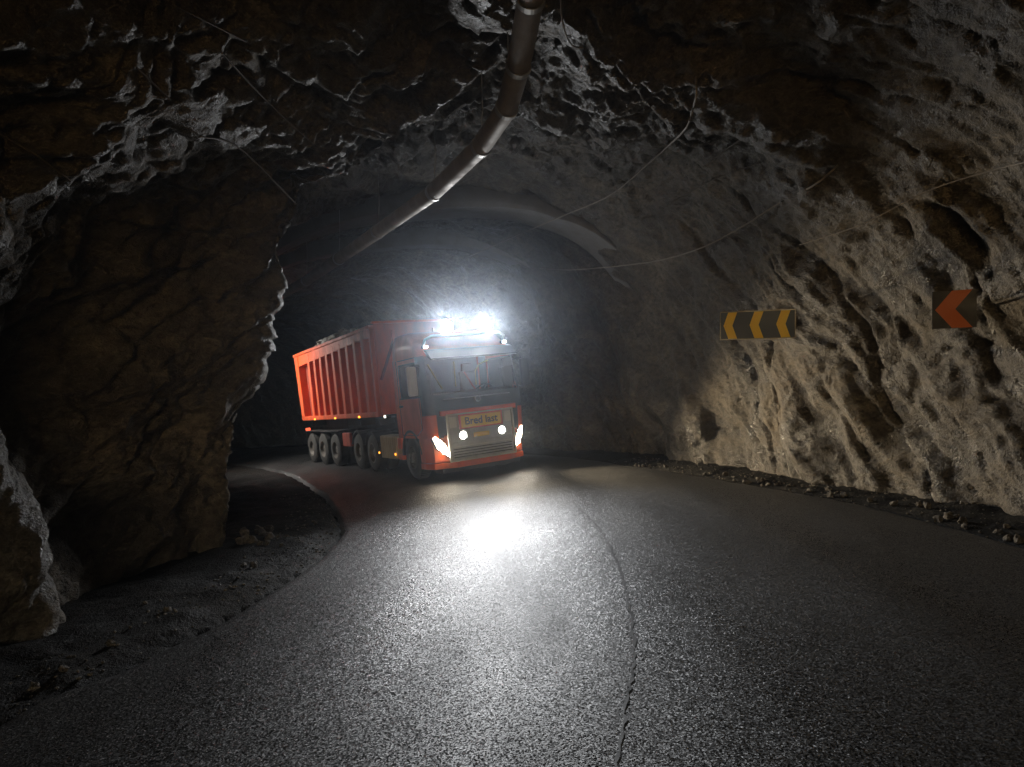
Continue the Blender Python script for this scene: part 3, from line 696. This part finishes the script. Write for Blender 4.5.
def make_wheel(parent, x, s, dual):
    R_ = .515; w = .30
    yo = s * 1.235
    def pr(side): return [(.28, 0), (.30, -.0), (.46, .012), (.50, .04), (R_, .075), (R_, w - .075), (.50, w - .04), (.46, w - .012), (.28, w)]
    mb = MB(); mb.lathe([(r, -s * o) for r, o in pr(0)], (x, yo, R_ + .005), 44, 1)
    for k in range(44):                                                                      # tread blocks
        a = 2 * math.pi * k / 44
        mb.box((x + (R_ + .003) * math.cos(a), yo - s * w / 2, R_ + .005 + (R_ + .003) * math.sin(a)), (.014, w * .8, .05), Matrix.Rotation(-a, 3, 'Y'))
    if dual: mb.lathe([(r, -s * (o + .34)) for r, o in pr(0)], (x, yo, R_ + .005), 32, 1)
    wh = mb.build('wheel', M['tyre'], parent); auto_smooth(wh, 40)
    dish = .13 if dual else .02
    rim = MB().lathe([(.285, 0), (.262, 0), (.245, -s * .05), (.21, -s * (dish)), (.12, -s * dish), (.115, s * (-dish + .07)), (.03, s * (-dish + .08)), (.03, -s * (dish + .05)), (.285, -s * (dish + .05))], (x, yo, R_ + .005), 36, 1).build('rim', M['rim'], wh); auto_smooth(rim, 40)
    nt_ = MB()
    for k in range(10):
        a = 2 * math.pi * k / 10; cx_, cz2 = x + .165 * math.cos(a), R_ + .005 + .165 * math.sin(a)
        nt_.cyl((cx_, yo - s * dish, cz2), (cx_, yo - s * (dish - .035), cz2), .016, n=6)
    nt_.build('lug_nuts', M['rim'], wh)['kind'] = 'stuff'
    return wh
for s in (-1, 1):
    make_wheel(truck, -1.25, s, False)
    for x in (-4.35, -5.7): make_wheel(truck, x, s, True)

# real lamps in the truck's lenses
for c in ROOF: lamp_spot('roof_lamp_light', TRUCK_M, (c[0] + .05, c[1], c[2]), (1, -.42, -.22), ROOF_W, 80, 1.0, (.95, .97, 1.0), .09)
for s in (-1, 1): lamp_spot('headlamp_light', TRUCK_M, (.11, s * .98, .80), (1, .25, -.05), HEAD_W, 58, 1.0, (1.0, .80, .52), .08)
for c in FOG: lamp_spot('driving_lamp_light', TRUCK_M, (c[0] + .05, c[1], c[2]), (1, 0, 0), FOG_W, 140, 1.0, (1.0, .93, .80), .07)

# ------------------------------------------------------------------ tipper trailer
ART = math.radians(3.05)
KP = Vector((-5.0, 0, 0))
TRAILER_M = TRUCK_M @ Matrix.Translation(KP) @ Matrix.Rotation(ART, 4, 'Z') @ Matrix.Translation(-KP)
trl = empty('tipper_trailer', TRAILER_M @ Matrix.Translation((-9.1, 0, 0)))
tag(trl, 'orange red ribbed tipper semi trailer coupled behind the truck', 'trailer')
OFF = Matrix.Translation((9.1, 0, 0))
def tb(mb, name, mat, parent=trl, smooth=False):
    o = mb.build(name, mat, None, smooth); o.data.transform(OFF); o.parent = parent; return o
XF, XR, ZB, ZT, HWD = -3.72, -11.48, 1.56, 3.93, 1.25
side_poly = [(XF, ZB), (XF, ZT + .04), (XR, ZT - .05), (XR + .30, ZB)]
body = MB()
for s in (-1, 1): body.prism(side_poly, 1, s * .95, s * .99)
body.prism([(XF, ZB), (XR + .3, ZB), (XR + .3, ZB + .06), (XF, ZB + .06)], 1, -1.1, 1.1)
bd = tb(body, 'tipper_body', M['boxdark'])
for s in (-1, 1):
    def yr(d): return (s * .991, s * (1.161 + d))
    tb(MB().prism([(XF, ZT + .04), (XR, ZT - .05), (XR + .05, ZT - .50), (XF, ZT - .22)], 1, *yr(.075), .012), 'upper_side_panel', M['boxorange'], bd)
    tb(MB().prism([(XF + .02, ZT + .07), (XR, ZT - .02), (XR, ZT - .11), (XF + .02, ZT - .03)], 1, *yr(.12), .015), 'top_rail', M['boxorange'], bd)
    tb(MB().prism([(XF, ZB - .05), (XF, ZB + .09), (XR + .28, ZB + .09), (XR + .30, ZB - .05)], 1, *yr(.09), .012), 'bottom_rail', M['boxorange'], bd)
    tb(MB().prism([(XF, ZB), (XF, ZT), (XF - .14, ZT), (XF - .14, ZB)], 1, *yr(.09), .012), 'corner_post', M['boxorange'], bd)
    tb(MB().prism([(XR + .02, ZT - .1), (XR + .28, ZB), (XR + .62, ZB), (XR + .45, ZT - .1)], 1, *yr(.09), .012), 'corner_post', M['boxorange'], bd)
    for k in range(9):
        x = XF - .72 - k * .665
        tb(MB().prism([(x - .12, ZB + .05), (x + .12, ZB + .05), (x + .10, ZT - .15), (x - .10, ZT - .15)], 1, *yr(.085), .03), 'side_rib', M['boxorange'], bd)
    for x in (-5.2, -7.4, -9.6):
        tb(MB().box((x, s * 1.265, ZB - .02), (.10, .03, .055), bev=.008), 'side_marker', M['lamp_amber'], bd)
# headboard with stiffeners and ram
hb = tb(MB().box((XF + .03, 0, (ZB + ZT) / 2 + .04), (.06, 2.30, ZT - ZB + .10), bev=.01), 'headboard', M['boxorange'], bd)
for y in (-.62, .62): tb(MB().box((XF + .09, y, 2.75), (.08, .10, 2.2), bev=.015), 'headboard_post', M['boxorange'], hb)
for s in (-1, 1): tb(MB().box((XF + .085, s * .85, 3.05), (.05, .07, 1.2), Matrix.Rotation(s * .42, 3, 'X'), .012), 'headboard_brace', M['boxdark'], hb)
tb(MB().box((XF + .06, 0, ZT + .12), (.14, 2.40, .07), bev=.015), 'headboard_cap', M['orange'], hb)
tb(MB().cyl((XF + .22, 0, 1.1), (XF + .22, 0, 3.0), .11).cyl((XF + .22, 0, 3.0), (XF + .22, 0, 3.5), .08), 'tipping_ram', M['silver'])
tb(MB().prism([(XR + .0, ZT - .05), (XR + .30, ZB), (XR + .36, ZB), (XR + .06, ZT - .05)], 1, -1.24, 1.24, .012), 'tailgate', M['boxorange'], bd)
tc_ = MB()
for s in (-1, 1): tc_.box((-7.6, s * .45, 1.28), (7.0, .12, .32))
for x in (-7.83, -9.14, -10.45): tc_.box((x, 0, .95), (.18, .9, .35)).cyl((x, -1.0, .52), (x, 1.0, .52), .07)
for x in (-4.5, -6.0, -7.2, -10.9): tc_.box((x, 0, 1.35), (.12, 1.9, .18))
tb(tc_, 'trailer_chassis', M['chassis'])
for s in (-1, 1):
    tb(MB().box((-9.15, s * .95, 1.12), (3.6, .56, .03), bev=.01).box((-10.95, s * .95, .85), (.03, .56, .55)), 'trailer_mudguard', M['black'])
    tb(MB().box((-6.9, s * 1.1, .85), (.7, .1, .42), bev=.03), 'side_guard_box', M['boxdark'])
    tb(MB().box((-11.0, s * 1.14, 1.18), (.05, .16, .10), bev=.015), 'tail_lamp', M['lamp_red'])
    tb(MB().box((-6.7, s * .8, .66), (.09, .09, .85)).box((-6.7, s * .8, .25), (.22, .16, .05)), 'landing_leg', M['chassis'])
    for x in (-10.45, -9.14, -7.83):
        w = make_wheel(None, x, s, True); w.parent = trl
        for o in (w, *w.children): o.data.transform(OFF)
# load of ore
def heap():
    n, m = 60, 24; xs = np.linspace(XF - .1, XR + .3, n); ys = np.linspace(-1.1, 1.1, m); X, Y = np.meshgrid(xs, ys, indexing='ij')
    Z = 3.62 + .22 * np.cos(Y / 1.1 * 1.5) * 1 + .10 * fbm(np.c_[X.ravel() * 2, Y.ravel() * 2, np.zeros(X.size)], 4, seed=2).reshape(X.shape) + .10 * np.sin((X + 4) * .9)
    P = np.stack([X, Y, Z], -1); Mx = np.array(TRAILER_M); return P @ Mx[:3, :3].T + Mx[:3, 3]
tag(np_grid('ore_load', heap(), M['paleload']), 'pale crushed ore heaped inside the tipper trailer', 'ore', kind='stuff')
LOAD = [stone_mesh('ore_block', 20 + k, M['paleload']) for k in range(4)]
for k, (x, y, sz, zz) in enumerate([(-8.9, -.95, .20, 3.95), (-8.45, -.9, .17, 3.98), (-8.0, -.92, .19, 4.0), (-7.5, -.95, .15, 4.0), (-7.0, -.9, .21, 4.02), (-6.5, -.92, .14, 4.02), (-9.3, -.9, .14, 3.92), (-6.0, -.85, .13, 4.02)]):
    o = link(bpy.data.objects.new('ore_block', LOAD[k % 4])); o.matrix_world = TRAILER_M @ Matrix.Translation((x, y, zz + .06)) @ Matrix.Rotation(k * 1.3, 4, 'Z') @ Matrix.Diagonal((sz * 1.6, sz * 1.2, sz * 1.05, 1))
    tag(o, 'pale ore block poking above the rim of the tipper trailer', 'ore block', 'ore blocks on top of the load')

# ------------------------------------------------------------------ ventilation pipe under the crown
PIPE = [(.25, 1.0, 6.1), (.22, 3.4, 5.88), (.17, 6.2, 5.62), (.07, 7.15, 5.47), (-.06, 7.85, 5.33), (-.40, 8.8, 5.24), (-1.2, 10.5, 5.17), (-2.5, 12.75, 5.12), (-3.8, 15.0, 5.08), (-5.3, 17.6, 5.05), (-7.1, 20.4, 5.0)]
vp = empty('ventilation_pipe', Matrix.Translation((0, 6, 5.5))); tag(vp, 'steel ventilation pipe slung under the rock vault, bending left', 'pipe')
vo = Vector((0, 6, 5.5))
for a_, b_ in zip(PIPE[:-1], PIPE[1:]):
    A_, B_ = Vector(a_) - vo, Vector(b_) - vo; n = (B_ - A_).normalized()
    o = MB().tube([A_ - n * .012, A_ + (B_ - A_) * .33, A_ + (B_ - A_) * .66, B_ + n * .012], .125, 28, False).build('pipe_section', M['duct'], vp); auto_smooth(o, 60)
for k, p in enumerate(PIPE[1:-1], 1):
    P_ = Vector(p) - vo; n = (Vector(PIPE[k + 1]) - Vector(PIPE[k - 1])).normalized()
    MB().cyl(P_ - n * .035, P_ + n * .035, .137, n=28).build('coupling_band', M['galv'], vp)
    MB().tube([P_ + Vector((0, 0, .13)), P_ + Vector((.02, .0, .5)), P_ + Vector((.0, .02, 1.2))], .008, 6).build('hanger_wire', M['galv'], vp)

# ------------------------------------------------------------------ cables and steel rods along the rock
def smooth_pts(P, n=26):
    t = np.linspace(0, len(P) - 1, n); return [tuple(v) for v in catmull(P, t)]
CAB = [('cable', 'long pale cable sagging from the right vault towards the truck roof', 'cable', [(2.35, 8.75, 6.15), (2.29, 8.48, 5.76), (2.34, 8.88, 5.74), (2.34, 9.24, 5.63), (2.36, 11.3, 5.98), (1.9, 13.2, 5.93), (1.06, 15.1, 6.02), (-0.3, 17.2, 5.93), (-1.2, 19.4, 6.05)], .014),
       ('cable', 'pale cable drooping across the far vault above the wide chevron board', 'cable', [(4.2, 8.8, 5.0), (4.02, 9.06, 4.83), (3.94, 10.05, 4.88), (3.71, 10.86, 4.76), (3.32, 12.06, 4.65), (2.8, 13.9, 4.78), (1.5, 16.3, 5.08), (0.74, 18.0, 5.45)], .014),
       ('cable', 'thin dark cable strung along the right wall above both signs', 'cable', [(5.05, 6.3, 4.23), (5.0, 7.0, 4.35), (4.71, 7.7, 4.34), (4.33, 8.5, 4.15), (3.96, 9.4, 4.11)], .008),
       ('cable', 'short hooked cable hanging from the vault right of the pipe', 'cable', [(.49, 7.0, 6.5), (.56, 7.6, 6.2), (.7, 8.0, 6.13), (.96, 8.4, 6.3)], .011)]
for nme, lab, cat, P, r in CAB: tag(auto_smooth(MB().tube(smooth_pts(P), r, 8).build(nme, M['cable']), 80), lab, cat)
RODS = [('upper steel rod on the lit shoulder of the right vault', [(3.48, 9.2, 5.62), (3.23, 9.9, 5.53), (2.87, 11.0, 5.45)]),
        ('lower steel rod on the lit shoulder of the right vault', [(3.38, 9.9, 5.3), (3.08, 11.2, 5.3), (2.47, 13.2, 5.35)]),
        ('short steel rod high in the vault at the upper right', [(4.17, 7.06, 6.06), (3.96, 7.34, 5.96)]),
        ('steel rod crossing the outer rib on the far left wall', [(-4.2, 5.6, 4.06), (-4.33, 6.2, 4.1), (-4.36, 6.9, 4.01)]),
        ('steel rod at the top left where the rib meets the crown', [(-2.81, 6.24, 5.6), (-2.68, 6.61, 5.55), (-2.54, 7.03, 5.47)]),
        ('short steel rod across the bend of the bright left rib', [(-3.41, 6.43, 4.97), (-3.27, 6.98, 4.73)]),
        ('long steel rod slanting down the left vault towards the arch', [(-2.77, 7.21, 5.3), (-2.53, 7.91, 5.28), (-2.27, 9.0, 5.23)]),
        ('steel rod on the left shoulder just above the arch edge', [(-3.36, 7.72, 4.55), (-3.18, 8.59, 4.62), (-2.94, 9.55, 4.6)]),
        ('lowest steel rod at the left edge of the view', [(-4.4, 5.7, 3.04), (-4.45, 6.6, 2.97)])]
RF, NF = ROCKP.reshape(-1, 3), Nn.reshape(-1, 3)
def on_rock(p, lift):
    k = int(((RF - np.array(p)) ** 2).sum(1).argmin()); return tuple(RF[k] + NF[k] * lift)
for lab, P in RODS: tag(auto_smooth(MB().tube(smooth_pts([on_rock(p, .012) for p in P], 10), .010, 8).build('steel_rod', M['rod']), 80), lab, 'steel rod', 'steel rods along the tunnel rock')

# ------------------------------------------------------------------ sprayed concrete arches in the far vault
def arch_band(y0, y1, f0, f1, off, label):
    my = ST[:, 1] * .5 + ST[:, 3] * .5; rows = np.nonzero((my > y0) & (my < y1))[0]; cols = np.arange(int(NPHI * f0), int(NPHI * f1), 4)
    P = B[rows][:, cols]; Q = Nn[rows][:, cols]
    lump = .02 * fbm(P.reshape(-1, 3) * 1.6, 4, seed=33).reshape(P.shape[:2])
    tp = np.minimum(1, np.linspace(0, 1, P.shape[1]) * 12) * np.minimum(1, np.linspace(1, 0, P.shape[1]) * 4); tr_ = np.ones(P.shape[0])
    T = P + Q * ((off + .35) * np.outer(tr_, tp) - .35 + lump)[..., None]; O = P - Q * .5
    T = np.concatenate([O[:, :1], T, O[:, -1:]], 1); Oe = np.concatenate([O[:, :1], O, O[:, -1:]], 1)
    T = np.concatenate([Oe[:1], T, Oe[-1:]], 0)
    tag(np_grid('concrete_arch', T, M['concrete'], smooth=False), label, 'arch')
arch_band(15.3, 16.4, .22, .80, .20, 'broad grey sprayed concrete arch across the far vault above the truck')
arch_band(19.0, 19.6, .22, .80, .18, 'narrow grey sprayed concrete arch deeper in the far vault')

# ------------------------------------------------------------------ chevron signs on the right wall
def sign_matrix(p, face):
    f = Vector(face).normalized(); up = Vector((0, 0, 1)); r = up.cross(f).normalized(); u2 = f.cross(r)
    m3 = Matrix((r, u2, f)).transposed().to_4x4(); return Matrix.Translation(p) @ m3       # local x right, y up, z towards the viewer
def chevron(mb, cx, w, arm, h, t=.004, z=.0):
    """arrow band pointing left: tip at cx - w/2"""
    poly = [(cx - arm, 0), (cx, h / 2), (cx + w, h / 2), (cx + w - arm, 0), (cx + w, -h / 2), (cx, -h / 2)]
    mb.prism(poly, 2, z, z + t); return mb
def sign(name, label, p, face, w, h, chevs, back, cm, edge):
    e = empty(name, sign_matrix(p, face)); tag(e, label, 'sign', 'chevron signs on the right wall')
    MB().box((0, 0, -.012), (w, h, .024), bev=.004).build('panel', back, e)
    for c in chevs: chevron(MB(), *c, z=.002).build('chevron', cm, e)
    if edge:
        for c, d in (((0, h / 2 - .006, 0), (w, .014, .04)), ((0, -h / 2 + .006, 0), (w, .014, .04))): MB().box(c, d).build('edge_strip', M['galv'], e)
        for sx in (-1, 1): MB().box((sx * (w / 2 + .004), 0, 0), (.010, h + .002, .042)).build('edge_strip', M['galv'], e)
    for x in (-w * .28, w * .30):
        MB().tube([(x, .0, -.02), (x + .02, .0, -.28), (x + .06, .02, -.62)], .014, 8).build('mounting_post', M['chassis'], e)
S1 = .43
sign('chevron_board', 'wide slate blue board with three yellow chevrons on right wall', (3.59, 10.0, 3.075), (-.36, -1, -.02), 1.02, .415,
     [(-.40, .125, .07, S1 - .02), (-.035, .125, .07, S1 - .02), (.33, .125, .07, S1 - .02)], M['signblue'], M['signyellow'], True)
sign('chevron_sign', 'small square black sign with one rust orange chevron at far right', (4.92, 7.6, 2.985), (-.55, -1, 0), .42, .42, [(-.02, .19, .16, .416)], M['signblack'], M['signred'], False)

# ------------------------------------------------------------------ loose stones
def nearest_ground(x, y):
    d = (GG[..., 0] - x) ** 2 + (GG[..., 1] - y) ** 2; return float(GG.reshape(-1, 3)[int(d.argmin()), 2])
rs = random.Random(11)
def stone(name, x, y, r, label, group, meshes=ROCKS):
    o = link(bpy.data.objects.new(name, meshes[rs.randrange(len(meshes))]))
    o.location = (x, y, nearest_ground(x, y) + r * .35); o.rotation_euler = (rs.random() * 6, rs.random() * 6, rs.random() * 6); o.scale = (r, r * (.7 + .3 * rs.random()), r * (.6 + .3 * rs.random()))
    tag(o, label, 'stone', group)
er = polyline(EDGE_R, 600); el = polyline(EDGE_L, 600)
erv = er[(er[:, 1] > 6.2) & (er[:, 1] < 15)]
for k in range(70):
    p = erv[int(len(erv) * (rs.random() ** 1.3))]; q = (p[0] + .10 + .35 * rs.random() ** 1.5, p[1] + .06)
    stone('rubble_stone', q[0], q[1], .022 + .05 * rs.random() ** 2, 'small pale rubble stone in the gravel line along the right road edge', 'rubble along the right road edge')
for k in range(16):
    q = (-4.0 + .5 * rs.random(), 9.8 + 1.5 * rs.random())
    stone('rubble_stone', q[0] - (q[1] - 10) * .35, q[1], .04 + .07 * rs.random(), 'pale wet rubble stone piled at the foot of the left corner', 'rubble pile at the left corner')
elv = el[(el[:, 1] > 4.5) & (el[:, 1] < 12)]
for k in range(34):
    p = elv[rs.randrange(len(elv))]; q = (p[0] - .12 - 1.0 * rs.random(), p[1])
    stone('rubble_stone', q[0], q[1], .02 + .05 * rs.random() ** 2, 'dark stone lying in the mud of the left verge', 'stones in the left verge')
def gravel_stuff():
    bm = bmesh.new()
    for E_, sg, n in ((el, -1, 500), (er, 1, 420)):
        Ev = E_[(E_[:, 1] > 4) & (E_[:, 1] < 16)]
        for k in range(n):
            p = Ev[rs.randrange(len(Ev))]; x = p[0] + sg * (.03 + .9 * rs.random()); r = .008 + .016 * rs.random()
            Mx = Matrix.Translation((x, p[1], nearest_ground(x, p[1]) + r * .3)) @ Matrix.Rotation(rs.random() * 6, 4, 'Z') @ Matrix.Rotation(rs.random(), 4, 'X') @ Matrix.Diagonal((r, r * .8, r * .6, 1))
            bmesh.ops.create_icosphere(bm, subdivisions=1, radius=1, matrix=Mx)
    me = bpy.data.meshes.new('gravel'); bm.to_mesh(me); bm.free(); me.materials.append(M['rubble']); o = link(bpy.data.objects.new('gravel', me)); tag(o, 'fine loose gravel scattered along both road edges', 'gravel', kind='stuff')
gravel_stuff()

# ------------------------------------------------------------------ floodlight on the inner wall just round the corner: it lights the trailer's flank and the road behind
def wall_floodlight(p, target):
    d = (Vector(target) - Vector(p)).normalized(); Mw = Matrix.Translation(p) @ d.to_track_quat('X', 'Z').to_matrix().to_4x4()
    e = empty('wall_floodlight', Mw); tag(e, 'floodlight bolted to the inner rock wall round the corner', 'floodlight')
    h = MB().prism([(-.10, -.10), (.06, -.14), (.06, .14), (-.10, .10)], 1, -.2, .2, .015).build('housing', M['black'], e)
    for k in range(6): MB().box((-.13, -.15 + k * .06, 0), (.06, .012, .18)).build('cooling_fin', M['black'], h)
    MB().box((.064, 0, 0), (.008, .36, .24)).build('lens', M['lamp_wall'], e)
    MB().tube([(0, -.22, 0), (-.28, -.22, .02), (-.28, .22, .02), (0, .22, 0)], .015, 8).tube([(-.28, 0, .02), (-.9, 0, .03)], .02, 8).build('bracket', M['galv'], e)
    lamp_spot('wall_floodlight_light', Mw, (.10, 0, 0), (1, 0, 0), WALL_W, 130, 1.0, (1.0, .95, .88), .14)
lw = ROCKP[:, :ki].reshape(-1, 3); lw = lw[(np.abs(lw[:, 1] - 24.0) < 1.2) & (np.abs(lw[:, 2] - 3.3) < .8)]
fx_ = lw[lw[:, 0].argmax()]                                                                   # the rock nose that stands farthest out
wall_floodlight((float(fx_[0]) + .40, float(fx_[1]), float(fx_[2])), (-6.3, 24.3, .6))

# ------------------------------------------------------------------ haze: dusty air through the whole tunnel
lo = ROCKP.reshape(-1, 3).min(0) - 3; hi = ROCKP.reshape(-1, 3).max(0) + 1.5; lo[2] -= 1
hz = MB().box(tuple((lo + hi) / 2), tuple(hi - lo)).build('haze', None); hz['kind'] = 'stuff'
hm = bpy.data.materials.new('dusty_air'); hm.use_nodes = True; N = hm.node_tree.nodes; N.clear()
pv = N.new('ShaderNodeVolumePrincipled'); pv.inputs['Color'].default_value = (.78, .87, 1.0, 1); pv.inputs['Density'].default_value = HAZE; pv.inputs['Anisotropy'].default_value = .92
oo = N.new('ShaderNodeOutputMaterial'); hm.node_tree.links.new(pv.outputs[0], oo.inputs['Volume'])
hz.data.materials.clear(); hz.data.materials.append(hm)
tag(hz, 'dusty haze filling the tunnel air')
